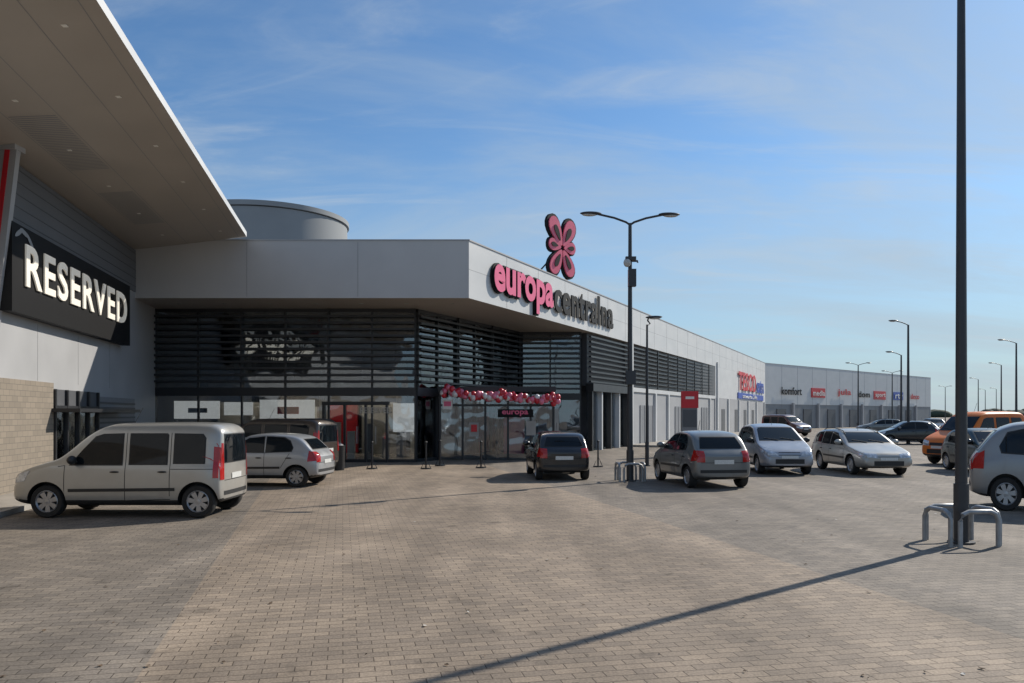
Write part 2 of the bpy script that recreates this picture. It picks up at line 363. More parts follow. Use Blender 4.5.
for i in range(1,9): g.wall(tuple(C+D*(20.9+i*2.8)),tuple(C+D*(20.97+i*2.8)),3.56,ZS,-.03,.02,M_frame)
for i in range(5):
    t=TS+.1+i*1.55; g.wall(F(t),F(t+.16),0,3.15,-.45,-.15,M_white if i%2 else M_frame)
g.obj('side_facade',mall)
g=MB(); g.wall(F(TS),F(20.2),.1,3.15,-.42,-.40,M_glass2); g.wall(F(TS),F(20.2),0,3.1,-3.2,-3.0,M_int)
g.obj('side_shop_windows',mall)
g=MB()
g.wall(tuple(E2),tuple(E3),0,3.2,-.8,-.05,M_mgrey); g.wall(tuple(E2),tuple(E3),3.2,ZS-.001,-.8,-.002,M_white)
for i in range(7):
    a=E2+D2*(3+i*7.3); g.wall(tuple(a),tuple(a+D2*2.4),0,2.6,-.05,.05,M_dgrey); g.wall(tuple(a+D2*4),tuple(a+D2*4.4),0,3.4,-.05,.25,M_lgrey)
g.wall(tuple(E3),(60,175),0,ZS-.001,-.5,-.01,M_white)
g.obj('far_wing_facade',mall)
sg=empty('tenant_signs')
g=MB(); g.wall(F(57.5),F(75.5),3.55,4.15,.0,.10,M_sblue)
for (k,wd,m_) in ((12.5,4.2,M_sred),(33.5,4.6,M_sred),(41.4,4.0,M_sblue)):
    p=E2+D2*k; g.wall(tuple(p),tuple(p+D2*wd),4.2,5.5,.0,.08,m_)
g.obj('sign_boards',sg)
text('letters_a','TESCO',F(57.6,.14),D,4.4,11.5,1.95,M_sred,sg,.02,.025,1.1); text('letters_a3','extra',F(69.9,.14),D,4.4,5.6,1.5,M_sblue,sg,.02,.02)
text('letters_a2','otwarte 24h',F(60,.14),D,3.63,10,.42,M_swhite,sg,.01,.01)
for (k,wd,b_,m_,h_) in ((4,5.5,'komfort',M_sblack,1.0),(12.8,3.6,'media',M_swhite,.75),(20.6,4.4,'jula',M_sred,1.1),(27.6,4.2,'dom',M_sblack,.9),(33.9,3.8,'sport',M_swhite,.7),(41.8,3.2,'rtv',M_swhite,.75),(48.6,3.8,'deco',M_sred,.9)):
    p=E2+D2*k+N2*.15; text('letters_'+b_[:3],b_,tuple(p),D2,4.45,wd,h_,m_,sg,.02,.015,1.08)
ev=empty('entrance_vestibule')
g=MB(); vx0,vx1,vy0,vy1=-3.05,1.75,33.7,39.5
g.box((vx0+vx1)/2,(vy0+vy1)/2,3.0,vx1-vx0+.2,vy1-vy0+.2,.22,M_frame)
for i in range(6):
    x=vx0+(vx1-vx0)*i/5; g.box(x,vy0,1.45,.09,.12,2.88,M_frame)
for i in range(5):
    y=vy0+(vy1-vy0)*i/4; g.box(vx1,y,1.45,.1,.1,2.88,M_frame)
g.box((vx0+vx1)/2,vy0+.001,2.32,vx1-vx0,.08,.10,M_frame)
g.box((vx0+vx1)/2,vy0+.9,1.45,.1,1.5,2.8,M_frame)
g.obj('frame',ev)
g=MB(); g.box((vx0+vx1)/2,vy0+.04,1.4,vx1-vx0-.1,.015,2.75,M_glass2); g.box(vx1-.03,(vy0+vy1)/2,1.4,.015,vy1-vy0-.2,2.75,M_glass2); g.obj('glass',ev)
g=MB(); g.box(-2.72,33.6,2.35,.42,.03,.4,M_swhite); g.box(-2.72,33.575,2.38,.3,.02,.2,M_pink)
for (x,z,wd,h_,m_) in ((-1.6,1.3,.4,.6,M_int),(.8,1.35,.4,.6,M_int),(-1.6,1.35,.25,.3,M_sred)): g.box(x,33.62-(.03 if m_ is M_sred else 0),z,wd,.02,h_,m_)
g.box(.15,33.6,1.98,1.5,.03,.34,M_sblack); g.obj('posters',ev)
text('poster_text','europa',(-.42,33.58),(1,0),1.86,1.1,.24,M_pink,ev,.005,.02)
text('door_text','RESERVED',(-6.1,32.0),(1,0),1.98,1.25,.24,M_int,ev,.005,.01)
g=MB()
bc=[mat('balloon_red',(.6,.02,.04),.3,coat=.3),mat('balloon_pink',(.78,.20,.30),.3,coat=.3),mat('balloon_white',(.75,.7,.7),.3,coat=.3),MATS['balloon_red'],MATS['balloon_pink']]
def swag(x0,x1,z0,z1,sag,n,y):
    for i in range(n):
        q=i/(n-1); x=x0+(x1-x0)*q; z=z0+(z1-z0)*q-sag*4*q*(1-q)
        for k in range(3):
            r=random.uniform(.09,.13)
            g.ell((x+random.uniform(-.08,.08),y+random.uniform(-.12,.12),z+random.uniform(-.11,.11)),(r,r,r*1.12),random.choice(bc),nu=10,nv=7)
swag(-2.75,-.5,3.0,2.76,.16,24,33.3); swag(-.5,1.8,2.78,2.58,.08,24,33.3)
for x,z0 in ((-2.8,3.1),(-.5,2.9),(1.8,2.75)):
    for i in range(5): g.ell((x+random.uniform(-.12,.12),33.3,z0-i*.09),(.12,.12,.13),random.choice(bc),nu=10,nv=7)
g.obj('balloon_garland',None,True)
g=MB(); cx,cy,r=-13.9,45,4.5; N=64
ring=[(cx+r*math.cos(2*math.pi*i/N),cy+r*math.sin(2*math.pi*i/N)) for i in range(N)]
g.prism(ring,8.0,12.55,M_drum)
ring2=[(cx+(r+.1)*math.cos(2*math.pi*i/N),cy+(r+.1)*math.sin(2*math.pi*i/N)) for i in range(N)]
g.prism(ring2,12.6,12.85,M_drum)
ring3=[(cx+(r-.1)*math.cos(2*math.pi*i/N),cy+(r-.1)*math.sin(2*math.pi*i/N)) for i in range(N)]
g.prism(ring3,12.5,12.62,M_frame)
g.obj('roof_drum',mall,True,30)

ms=empty('mall_sign')
text('letters_pink','europa',F(1.75,.14),D,6.62-.33,6.0,1.52,M_pink,ms,.035,.035,1.02,M_sblack)
text('letters_pink_rim','europa',F(1.68,.06),D,6.62-.39,6.14,1.64,M_sblack,ms,.035,.065,1.02)
text('letters_black','centralna',F(8.0,.10),D,6.64,8.6,1.52,M_sblack,ms,.03,.022,1.04)
fl=empty('flower_logo_sign')
d3=Vector((.66,.75,0)).normalized(); n3=d3.cross(Vector((0,0,1))); base=Vector((1.95,38.4,0))+Vector((.45,0,9.95))
def petal(ang,ln,wd,off,m,g,inner=.12,thick=.12):
    pts=[]
    K=20
    for i in range(K):
        a=2*math.pi*i/K
        px=inner+ln*.5-ln*.5*math.cos(a); py=wd*.5*math.sin(a)*(.45+.75*(px-inner)/ln)
        pts.append((px,py))
    ca,sa=math.cos(ang),math.sin(ang)
    V=[]
    for zz in (off,off+thick):
        for (x,y) in pts:
            X=x*ca-y*sa; Z=x*sa+y*ca; V.append(base+d3*X+Vector((0,0,Z))+n3*zz)
    K=len(pts)
    g.add(V,[list(range(K)),[K+i for i in reversed(range(K))]]+[[i,(i+1)%K,K+(i+1)%K,K+i] for i in range(K)],m)
g=MB()
for deg,ln,wd in ((58,1.62,.98),(122,1.62,.98),(6,1.0,.70),(174,1.0,.70),(-58,1.5,.92),(-122,1.5,.92)):
    a=math.radians(deg); petal(a,ln*1.06,wd*1.16,-.14,M_sblack,g,.02,.14); petal(a,ln*.92,wd*.92,.003,M_pink2,g,.12,.06); petal(a,ln*.50,wd*.34,.066,M_sblack,g,.38,.03)
g.obj('petals',fl)
g=MB(); p=base
for s_ in (-.5,.5):
    q=p+d3*s_-n3*.1; g.tube([(q.x,q.y,8.3),(q.x,q.y,p.z)],.05,M_frame,8)
q=p-n3*.1; g.tube([tuple(q),(q.x-1.6,q.y+1.2,8.35)],.04,M_frame,8)
g.obj('supports',fl)

# ------------------------------------------------------------------ left building
st=empty('retail_store_building')
U0,U1=-3.2,27
M_brick=bpy.data.materials.new('beige_block_wall'); M_brick.use_nodes=True
nt=M_brick.node_tree; b=nt.nodes['Principled BSDF']; tcx=nt.nodes.new('ShaderNodeTexCoord'); sp=nt.nodes.new('ShaderNodeSeparateXYZ'); cb=nt.nodes.new('ShaderNodeCombineXYZ')
nt.links.new(tcx.outputs['Object'],sp.inputs[0]); nt.links.new(sp.outputs[1],cb.inputs[0]); nt.links.new(sp.outputs[2],cb.inputs[1])
br=nt.nodes.new('ShaderNodeTexBrick'); br.inputs['Scale'].default_value=1; br.inputs['Brick Width'].default_value=.3; br.inputs['Row Height'].default_value=.14; br.inputs['Mortar Size'].default_value=.006
br.inputs['Color1'].default_value=(.22,.185,.145,1); br.inputs['Color2'].default_value=(.27,.225,.175,1); br.inputs['Mortar'].default_value=(.13,.115,.095,1)
nt.links.new(cb.outputs[0],br.inputs['Vector']); nt.links.new(br.outputs['Color'],b.inputs['Base Color']); b.inputs['Roughness'].default_value=.8
g=MB()
g.prism([Lp(U0),Lp(U1),(-45,5),(-45,34)],0,7.95,M_lgrey)
g.wall(Lp(U1),Lp(8.05),0,2.78,0,.05,M_brick)
g.wall(Lp(8.05),Lp(4.3),0,2.62,0,.03,M_dgrey)
g.wall(Lp(4.3),Lp(.15),0,2.5,0,.035,M_mgrey)
g.wall(Lp(14),Lp(-.0),6.42,7.94,0,.04,M_band)
z=6.6
while z<7.9: g.wall(Lp(14),Lp(.0),z,z+.02,.04,.05,M_dgrey); z+=.3
z=.2
while z<2.4: g.wall(Lp(4.25),Lp(.2),z,z+.06,.035,.07,M_dgrey); z+=.16
for u in (8.0,7.1,6.2,5.3,4.4): g.wall(Lp(u+.05),Lp(u-.05),0,2.62,.03,.10,M_frame)
g.wall(Lp(8.05),Lp(4.3),2.1,2.18,.03,.09,M_frame); g.wall(Lp(8.2),Lp(2.2),2.0,2.1,.05,.75,M_frame)
for u in (3,6,9.0,12,15): g.wall(Lp(u+.006),Lp(u-.006),2.8,4.25,0,.004,M_seam2)
g.obj('walls',st)
g=MB(); 
g.wall(Lp(7.95),Lp(4.4),.1,2.05,.031,.04,M_glass2); g.obj('window_glass',st)
g=MB()
ov=4.02
def cq(u,off,z): p=Lp(u,off); return (p[0],p[1],z)
zi,zo,th=7.97,8.44,.18
V=[(-14.3,29.18,zi-.05),(-9.72,29.18,zo),cq(27,ov,zo),cq(27,-.5,zi-.05),(-14.3,29.18,zo+th),(-9.72,29.18,zo+th),cq(27,ov,zo+th),cq(27,-.5,zo+th)]
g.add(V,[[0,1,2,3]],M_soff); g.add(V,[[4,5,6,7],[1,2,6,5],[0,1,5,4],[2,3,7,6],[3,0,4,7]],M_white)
g.obj('canopy',st,recalc=True)
g=MB()
def cz(off): return zi-.05+(zo-zi+.05)*(off+.5)/(ov+.5)
for off in (.9,1.9,2.9,3.75):
    V=[cq(.3,off,cz(off)-.003),cq(.3,off+.015,cz(off+.015)-.003),cq(27,off+.015,cz(off+.015)-.003),cq(27,off,cz(off)-.003)]; g.add(V,[[0,1,2,3]],M_mgrey)
for (ub,o0,o1) in ((9,.95,1.85),(3.2,.95,1.85)):
    for k in range(34):
        u=.5+k*.11
        V=[cq(ub+u,o0,cz(o0)-.004),cq(ub+u,o1,cz(o1)-.004),cq(ub+u+.05,o1,cz(o1)-.004),cq(ub+u+.05,o0,cz(o0)-.004)]; g.add(V,[[0,1,2,3]],M_mgrey)
for u in (2,5,8,11,14,17): 
    for off in (1.4,3.3): p=Lp(u,off); g.box(p[0],p[1],cz(off)-.006,.09,.09,.012,M_swhite)
g.obj('soffit_details',st)
g=MB()
def fin(xa,xb,y0,y1,m,o=0):
    V=[]
    for (zz,sh) in ((0,-.95),(8.05,0)):
        V+=[(xa+sh,y0-o,zz),(xb+sh+o,y0-o,zz),(xb+sh+o,y1+o,zz),(xa+sh,y1+o,zz)]
    g.add(V,[[0,1,5,4],[1,2,6,5],[2,3,7,6],[3,0,4,7],[4,5,6,7],[0,3,2,1]],m)
fin(-12.1,-11.18,18,18.15,M_lgrey); fin(-11.44,-11.33,17.98,18.17,M_sred)
g.box(-11.75,18.1,8.02,1.15,.4,.2,M_lgrey)
g.obj('entrance_fin',st)
ss=empty('store_sign')
g=MB(); g.wall(Lp(11.35),Lp(1.84),4.3,6.35,.06,.32,M_sblack); g.obj('sign_box',ss)
text('letters','RESERVED',Lp(10.7,.36),-WD,4.95,8.3,1.02,M_lglow,ss,.018,.018,1.16)
M_leaf=mat('leaf_grey',(.30,.31,.32),.5)
g=MB()
for i,(du,dz,an) in enumerate(((0,0,.5),(.3,.05,-.2),(.62,-.08,-.6))):
    V=[]
    for a in range(14):
        th_=2*math.pi*a/14; x=.26*math.cos(th_); y=.06*math.sin(th_)
        X=x*math.cos(an)-y*math.sin(an); Z=x*math.sin(an)+y*math.cos(an)
        p=Lp(11.0-du-X,.335+.002*i); V.append((p[0],p[1],6.16+dz+Z))
    g.add(V,[list(range(14))],M_leaf)
g.obj('leaf_emblem',ss,recalc=False)

g=MB()
M_pave=mat('pavement_slabs',(.30,.27,.235),.85,var=.15,vscale=1.5,bump=.3)
g.wall(F(20),F(77),0,.12,-.08,2.2,M_pave); g.wall(F(20),F(77),0,.125,2.2,2.35,M_concrete); g.obj('pavement')
g=MB(); g.wall(Lp(26),Lp(0),0,.10,.05,1.3,M_pave); g.wall(Lp(26),Lp(0),0,.105,1.3,1.45,M_concrete); g.obj('pavement')

# ------------------------------------------------------------------ street lamps
def head(g,tip,dirx,diry):
    rot=math.atan2(diry,dirx)
    g.ell((tip[0]+dirx*.22,tip[1]+diry*.22,tip[2]+.02),(.32,.12,.055),M_pole,rot)
    g.ell((tip[0]+dirx*.26,tip[1]+diry*.26,tip[2]-.015),(.22,.09,.05),M_lens,rot)
def lamp(x,y,z,arms,reach=1.05,r=.085,cam=False,short=False):
    g=MB(); g.tube([(0,0,0),(0,0,.9)],r*1.25,M_pole,14); g.tube([(0,0,.9),(0,0,z-.25)],r,M_pole,14,r1=r*.6)
    g.tube([(0,0,.0),(0,0,.03)],r*2.2,M_pole,12)
    for (ax,ay) in arms:
        pts=[(0,0,z-.3),(ax*.12,ay*.12,z-.22),(ax*reach*.5,ay*reach*.5,z-.1),(ax*reach,ay*reach,z)]
        g.tube(pts,.032,M_pole,8); head(g,pts[-1],ax,ay)
    if cam:
        g.tube([(-.08,0,z-1.35),(.22,0,z-1.35),(.22,0,z-1.4)],.03,M_pole,8); g.ell((-.1,-.12,z-1.42),(.11,.11,.13),M_lens)
        g.box(.0,-.12,z-1.3,.3,.14,.10,M_pole); g.box(.05,-.05,z-1.85,.22,.2,.5,M_pole); g.box(.0,-.1,3.0,.28,.18,.4,M_pole)
    o=g.obj('street_lamp',None,True,40); o.location=(x,y,0); return o
def guard(x,y,rot=.1,r=.62,hw=.3,h=.52):
    g=MB()
    for k in range(4):
        a=k*math.pi/2; c,s_=math.cos(a),math.sin(a)
        pts=[]
        for (u,z) in ((-hw,0),(-hw,h-.14),(-hw+.04,h-.04),(-hw+.13,h),(hw-.13,h),(hw-.04,h-.04),(hw,h-.14),(hw,0)):
            X,Y=u,-r+.05; pts.append((X*c-Y*s_,X*s_+Y*c,z))
        g.tube(pts,.035,M_galv,10)
    o=g.obj('lamp_post_guard',None,True,50); o.location=(x,y,0); o.rotation_euler=(0,0,rot)
p=unp(630,481); lamp(p[0],p[1],7.75,[(1,.05),(-1,-.05)],.93,.085,True); guard(*p,r=.42,hw=.27)
p=unp(647,466); lamp(p[0],p[1],5.55,[(.9,-.3)],.05,.06); 
p=unp(961,543); lamp(p[0],p[1],9.6,[(-.77,-.63),(.77,.63)],1.0,.086); guard(*p,rot=.12,r=.44)
def farl(px,top,z,arms):
    Y=(z-H)*FP/(HY-top); lamp((px-512)/FP*Y,Y,z,arms,1.0,.1)
farl(908,321,8,[(-.8,0)]); farl(901,352,7,[(-.8,0)]); farl(858,363,8,[(1,0),(-1,0)])
farl(1016,340,8,[(-1,0)]); farl(1001,363,8,[(-1,0)]); farl(978,378,8,[(-1,0)]); farl(985,389,8,[(-1,0)]); farl(945,386,8,[(1,0),(-1,0)]); farl(892,371,8,[(1,0),(-1,0)]); farl(996,388,8,[(-1,0)])

p=unp(689,Y=37); g=MB(); g.box(p[0],p[1],1.5,.72,.22,3.0,M_mgrey); g.box(p[0],p[1]-.13,2.62,.8,.05,.78,M_sred); g.box(p[0],p[1]-.12,1.75,.62,.03,.8,M_dgrey); g.box(p[0],p[1]-.16,2.7,.4,.02,.12,M_swhite); g.obj('totem_sign')
def bollard(px,py):
    x,y=unp(px,py); g=MB(); g.tube([(0,0,0),(0,0,.9)],.03,M_frame,10); g.ell((0,0,.94),(.05,.05,.05),M_frame); g.tube([(0,0,0),(0,0,.04)],.16,M_frame,14)
    g.tube([(-.18,-.05,0),(0,0,.4),(.18,.05,0)],.016,M_frame,6)
    o=g.obj('bollard',None,True); o.location=(x,y,0)
for q in ((426,469),(481,468),(440,466),(372,469),(598,467)): bollard(*q)
x,y=unp(338,470); g=MB(); g.tube([(0,0,0),(0,0,.08),(0,0,.8),(0,0,.86)],.22,M_black,16,r1=.26); g.tube([(0,0,.86),(0,0,.95)],.2,M_mgrey,16,r1=.1); o=g.obj('litter_bin',None,True); o.location=(x,y,0)

# ------------------------------------------------------------------ cars
def interp(P,x):
    if x<=P[0][0]: return P[0][1]
    for (a,b) in zip(P,P[1:]):
        if x<=b[0]: return a[1]+(b[1]-a[1])*(x-a[0])/(b[0]-a[0])
    return P[-1][1]
def paint(name,col,metal=.35,rough=.32,coat=.7,dirt=.4): return mat('paint_'+name,col,rough,metal=metal,coat=coat,var=.04,vscale=3,dirt=dirt)
HATCH=dict(L=3.7,R=.29,wx=(.72,3.12),k=.27,
 top=[(0,.58),(.05,.72),(.25,.81),(.85,.96),(1.02,1.03),(1.75,1.45),(2.2,1.51),(2.9,1.47),(3.2,1.39),(3.52,1.02),(3.62,.94),(3.7,.84)],
 belt=[(0,.55),(.25,.72),(.85,.88),(1.6,.93),(3.2,.98),(3.7,.8)],
 wid=[(0,.60),(.05,.72),(.28,.80),(.8,.825),(2.9,.83),(3.4,.79),(3.62,.74),(3.7,.66)],
 win=[[(1.2,.98),(1.42,1.14),(1.78,1.35),(2.22,1.40),(2.24,.98)],[(2.31,.98),(2.30,1.40),(2.75,1.38),(2.93,1.28),(3.02,1.12),(2.98,1.01)]],
 ws=[(-.64,1.07),(-.54,1.39),(.54,1.39),(.64,1.07)],rg=[(-.56,1.06),(-.47,1.33),(.47,1.33),(.56,1.06)],
 seams=[(1.08,.92,1.06,.35),(2.27,.97,2.27,.32),(2.27,.32,1.1,.32),(2.95,.95,2.72,.55)],
 hl_f=[(.36,.60),(.40,.74),(.66,.78),(.70,.64)],hl_s=[(.08,.62),(.14,.76),(.52,.84),(.40,.68)],
 tl_r=[(.50,.70),(.50,.98),(.68,1.0),(.70,.70)],tl_s=[(3.42,.72),(3.44,1.02),(3.56,.98),(3.64,.74)],gr=.48,bz=.40,plr=(.55,0),hz=.82)
KAN=dict(L=4.0,R=.315,wx=(.72,3.55),k=.13,
 top=[(0,.62),(.05,.82),(.28,.94),(.75,1.08),(.95,1.14),(1.52,1.68),(1.85,1.79),(3.2,1.81),(3.8,1.79),(3.94,1.72),(4.0,1.60)],
 belt=[(0,.6),(.3,.86),(.8,.98),(1.5,1.0),(4.0,1.0)],
 wid=[(0,.62),(.05,.74),(.28,.81),(.8,.835),(3.65,.835),(3.92,.81),(4.0,.75)],
 win=[[(1.15,1.02),(1.38,1.30),(1.62,1.53),(1.73,1.58),(2.12,1.59),(2.12,1.02)],[(2.27,1.03),(2.27,1.59),(2.93,1.59),(2.96,1.56),(2.96,1.03)],[(3.10,1.05),(3.10,1.59),(3.60,1.58),(3.66,1.5),(3.66,1.05)]],
 ws=[(-.66,1.17),(-.60,1.62),(.60,1.62),(.66,1.17)],rg=[(-.6,1.05),(-.56,1.58),(.56,1.58),(.6,1.05)],
 seams=[(1.06,1.0,1.06,.36),(2.195,1.62,2.195,.34),(2.195,.34,1.1,.34),(3.03,1.62,3.03,.42),(2.24,.34,3.04,.36),(3.04,.93,3.85,.93),(.93,.98,1.06,1.0)],
 hl_f=[(.36,.64),(.40,.80),(.66,.84),(.70,.66)],hl_s=[(.06,.66),(.10,.82),(.38,.90),(.30,.70)],
 tl_r=[(.62,.72),(.62,1.42),(.76,1.42),(.76,.72)],tl_s=[(3.83,.76),(3.83,1.36),(3.95,1.34),(3.97,.76)],gr=.55,bz=.42,plr=(.62,0),hz=.88)
MPV=dict(L=4.26,R=.31,wx=(.82,3.55),k=.24,
 top=[(0,.58),(.05,.74),(.3,.86),(.8,1.0),(1.0,1.08),(1.85,1.55),(2.4,1.65),(3.3,1.62),(3.75,1.48),(4.1,1.08),(4.2,.97),(4.26,.85)],
 belt=[(0,.55),(.3,.78),(.9,.92),(1.7,.96),(3.6,1.02),(4.26,.82)],
 wid=[(0,.62),(.05,.74),(.3,.83),(.9,.87),(3.5,.87),(4.0,.82),(4.2,.76),(4.26,.68)],
 win=[[(1.25,1.02),(1.6,1.24),(1.98,1.47),(2.38,1.52),(2.4,1.02)],[(2.48,1.02),(2.47,1.52),(3.1,1.5),(3.14,1.04)],[(3.22,1.05),(3.2,1.49),(3.5,1.42),(3.66,1.2),(3.62,1.07)]],
 ws=[(-.68,1.11),(-.56,1.52),(.56,1.52),(.68,1.11)],rg=[(-.6,1.1),(-.5,1.45),(.5,1.45),(.6,1.1)],
 seams=[(1.15,.95,1.15,.36),(2.44,1.0,2.44,.34),(3.2,1.0,3.0,.5),(2.44,.34,1.15,.34)],
 hl_f=[(.36,.64),(.42,.78),(.70,.84),(.74,.68)],hl_s=[(.08,.66),(.16,.82),(.55,.92),(.42,.72)],
 tl_r=[(.56,.74),(.56,1.05),(.72,1.05),(.74,.74)],tl_s=[(3.98,.76),(3.96,1.1),(4.08,1.04),(4.2,.76)],gr=.55,bz=.42,plr=(.6,0),hz=.86)
EST=dict(L=4.5,R=.31,wx=(.88,3.42),k=.26,
 top=[(0,.55),(.05,.68),(.3,.76),(1.1,.92),(1.3,.98),(2.05,1.38),(2.6,1.44),(3.5,1.42),(4.05,1.33),(4.36,1.0),(4.44,.92),(4.5,.8)],
 belt=[(0,.52),(.3,.70),(1.1,.84),(2.0,.90),(4.0,.95),(4.5,.78)],
 wid=[(0,.62),(.05,.74),(.3,.82),(1.0,.86),(3.6,.86),(4.2,.81),(4.44,.75),(4.5,.68)],
 win=[[(1.5,.94),(1.8,1.12),(2.12,1.29),(2.5,1.34),(2.52,.94)],[(2.6,.94),(2.58,1.34),(3.2,1.33),(3.24,.96)],[(3.32,.98),(3.3,1.32),(3.75,1.29),(3.95,1.14),(3.9,1.0)]],
 ws=[(-.66,1.02),(-.56,1.33),(.56,1.33),(.66,1.02)],rg=[(-.6,1.02),(-.5,1.3),(.5,1.3),(.6,1.02)],
 seams=[(1.35,.88,1.35,.34),(2.56,.92,2.56,.32),(3.28,.93,3.0,.5),(2.56,.32,1.35,.32)],
 hl_f=[(.34,.57),(.34,.70),(.68,.73),(.72,.60)],hl_s=[(.08,.60),(.12,.72),(.42,.76),(.36,.64)],
 tl_r=[(.5,.66),(.5,.9),(.72,.92),(.74,.66)],tl_s=[(4.2,.68),(4.2,.95),(4.34,.93),(4.46,.68)],gr=.5,bz=.40,plr=(.55,0),hz=.78)
def car(name,S,loc,fwd,pm,sc=(1,1,1),plast=True,lower=None,roofrails=False,spokes=7):
    L=S['L']; root=empty(name)
    xs=sorted(set([p[0] for p in S['top']]+[p[0] for p in S['wid']]+[L*.45,L*.6,L*.3]))
    xx=[xs[0]]
    for x in xs[1:]:
        if x-xx[-1]>.035: xx.append(x)
    if xx[-1]!=L: xx[-1]=L
    rings=[];k=S['k']
    for x in xx:
        zt=interp(S['top'],x); w_=interp(S['wid'],x); zs=min(interp(S['belt'],x),zt-.03); h=zt-zs
        e=min(x,L-x); zb=.22 if e>.3 else .22+.10*(1-e/.3)
        wa=w_*.955-.01; wt=wa-k*max(h-.05,0)
        hh=zs-zb
        R=[(0,zb),(w_*.6,zb),(w_*.92,zb+.01),(w_*.985,zb+.10),(w_,zb+.42*hh),(w_*.995,zb+.78*hh),(w_*.965,zs-.02),
           (wa-.01,zs+.03*min(1,h*3)),(wa+(wt-wa)*.5,zs+.48*h),(wt,zs+.86*h),(wt-.07,zs+.975*h),(wt*.55,zt+.008),(0,zt+.015)]
        rings.append([Vector((x,y,z)) for (y,z) in R])
    bm=bmesh.new(); V=[]
    for R in rings:
        full=R+[Vector((p.x,-p.y,p.z)) for p in reversed(R[1:-1])]
        V.append([bm.verts.new(p) for p in full])
    n=len(V[0])
    for a,b in zip(V,V[1:]):
        for i in range(n): bm.faces.new([a[i],a[(i+1)%n],b[(i+1)%n],b[i]])
    for R in (V[0],V[-1]):
        m_=len(R)//2
        for i in range(m_):
            q=[R[i],R[i+1],R[(n-i-1)%n],R[(n-i)%n]]
            q2=[]
            for v in q:
                if v not in q2: q2.append(v)
            if len(q2)>2:
                try: bm.faces.new(q2)
                except: pass
    bmesh.ops.recalc_face_normals(bm,faces=bm.faces)
    me=bpy.data.meshes.new('b'); bm.to_mesh(me); bm.free(); me.materials.append(pm); me.materials.append(M_black)
    o=bpy.data.objects.new('body',me); COL.objects.link(o)
    md=o.modifiers.new('s','SUBSURF'); md.levels=2; md.render_levels=2
    c=MB(); c.mi(pm)
    Rr=S['R']*1.0
    for wx in S['wx']:
        for sg_ in (-1,1):
            w_=interp(S['wid'],wx); N=32; rc=Rr+.055
            V1=[(wx+rc*math.cos(2*math.pi*i/N),sg_*(w_-.30),Rr+.01+rc*math.sin(2*math.pi*i/N)) for i in range(N)]
            V2=[(v[0],sg_*(w_+.2),v[2]) for v in V1]
            c.add(V1+V2,[list(range(N)),[N+i for i in reversed(range(N))]]+[[i,N+i,N+(i+1)%N,(i+1)%N] for i in range(N)],M_black)
    co=c.obj('cut')
    md=o.modifiers.new('b','BOOLEAN'); md.operation='DIFFERENCE'; md.object=co; md.solver='EXACT'
    bpy.context.view_layer.update()
    me2=bpy.data.meshes.new_from_object(o.evaluated_get(bpy.context.evaluated_depsgraph_get()))
    bpy.data.objects.remove(co); o.modifiers.clear(); o.data=me2
    if plast:
        for p_ in me2.polygons:
            if p_.center.z<(lower or .34): p_.material_index=1
    me2.polygons.foreach_set('use_smooth',[True]*len(me2.polygons)); me2.set_sharp_from_angle(angle=math.radians(38))
    o.parent=root
    bvh=BVHTree.FromPolygons([v.co for v in me2.vertices],[list(p_.vertices) for p_ in me2.polygons])
    det=MB()
    def decal(poly,mode,sgn,off,m,step=.09):
        b2=bmesh.new(); vs=[b2.verts.new((p_[0],p_[1],0)) for p_ in poly]; b2.faces.new(vs)
        for ax in (0,1):
            lo=min(p_[ax] for p_ in poly); hi=max(p_[ax] for p_ in poly); q=lo+step
            while q<hi-.01:
                co_=[0,0,0];no=[0,0,0];co_[ax]=q;no[ax]=1
                bmesh.ops.bisect_plane(b2,geom=b2.verts[:]+b2.edges[:]+b2.faces[:],plane_co=co_,plane_no=no); q+=step
        b2.verts.index_update(); out=[];ok=[]
        for v in b2.verts:
            if mode=='s': ro=Vector((v.co.x,sgn*3,v.co.y)); rd=Vector((0,-sgn,0))
            else: ro=Vector((-2 if sgn<0 else L+2,v.co.x,v.co.y)); rd=Vector((-sgn,0,0))
            hit=bvh.ray_cast(ro,rd)
            if hit[0] is None: out.append((0,0,0)); ok.append(False)
            else:
                nn=hit[1]; nn=nn if nn.dot(rd)<0 else -nn
                out.append(hit[0]+nn*off); ok.append(True)
        fs=[[v.index for v in f.verts] for f in b2.faces if all(ok[v.index] for v in f.verts)]
        b2.free()
        if fs: det.add(out,fs,m)
    def grow(poly,d):
        cx_=sum(p_[0] for p_ in poly)/len(poly); cy_=sum(p_[1] for p_ in poly)/len(poly)
        r=[]
        for (x,y) in poly:
            v=Vector((x-cx_,y-cy_)); r.append((x+math.copysign(d,v.x),y+math.copysign(d,v.y)))
        return r
    for sg_ in (-1,1):
        for wn in S['win']:
            decal(grow(wn,.022),'s',sg_,.003,M_black); decal(wn,'s',sg_,.007,M_cglass)
        for (x0,z0,x1,z1) in S['seams']:
            dv=Vector((x1-x0,z1-z0)).normalized(); nv=Vector((-dv.y,dv.x))*.006
            decal([(x0-nv.x,z0-nv.y),(x1-nv.x,z1-nv.y),(x1+nv.x,z1+nv.y),(x0+nv.x,z0+nv.y)],'s',sg_,.003,M_seam,.1)
        decal([(S['wx'][0]+.42,.50),(S['wx'][0]+.42,.56),(S['wx'][1]-.42,.58),(S['wx'][1]-.42,.52)],'s',sg_,.012,M_black,.15)
        decal(S['hl_s'],'s',sg_,.006,M_lamp); decal(S['tl_s'],'s',sg_,.008,M_red)
        decal([(sg_*a_,b_2) for a_,b_2 in S['hl_f']],'e',-1,.006,M_lamp,.06); decal([(sg_*a_,b_2) for a_,b_2 in S['tl_r']],'e',1,.008,M_red,.05)
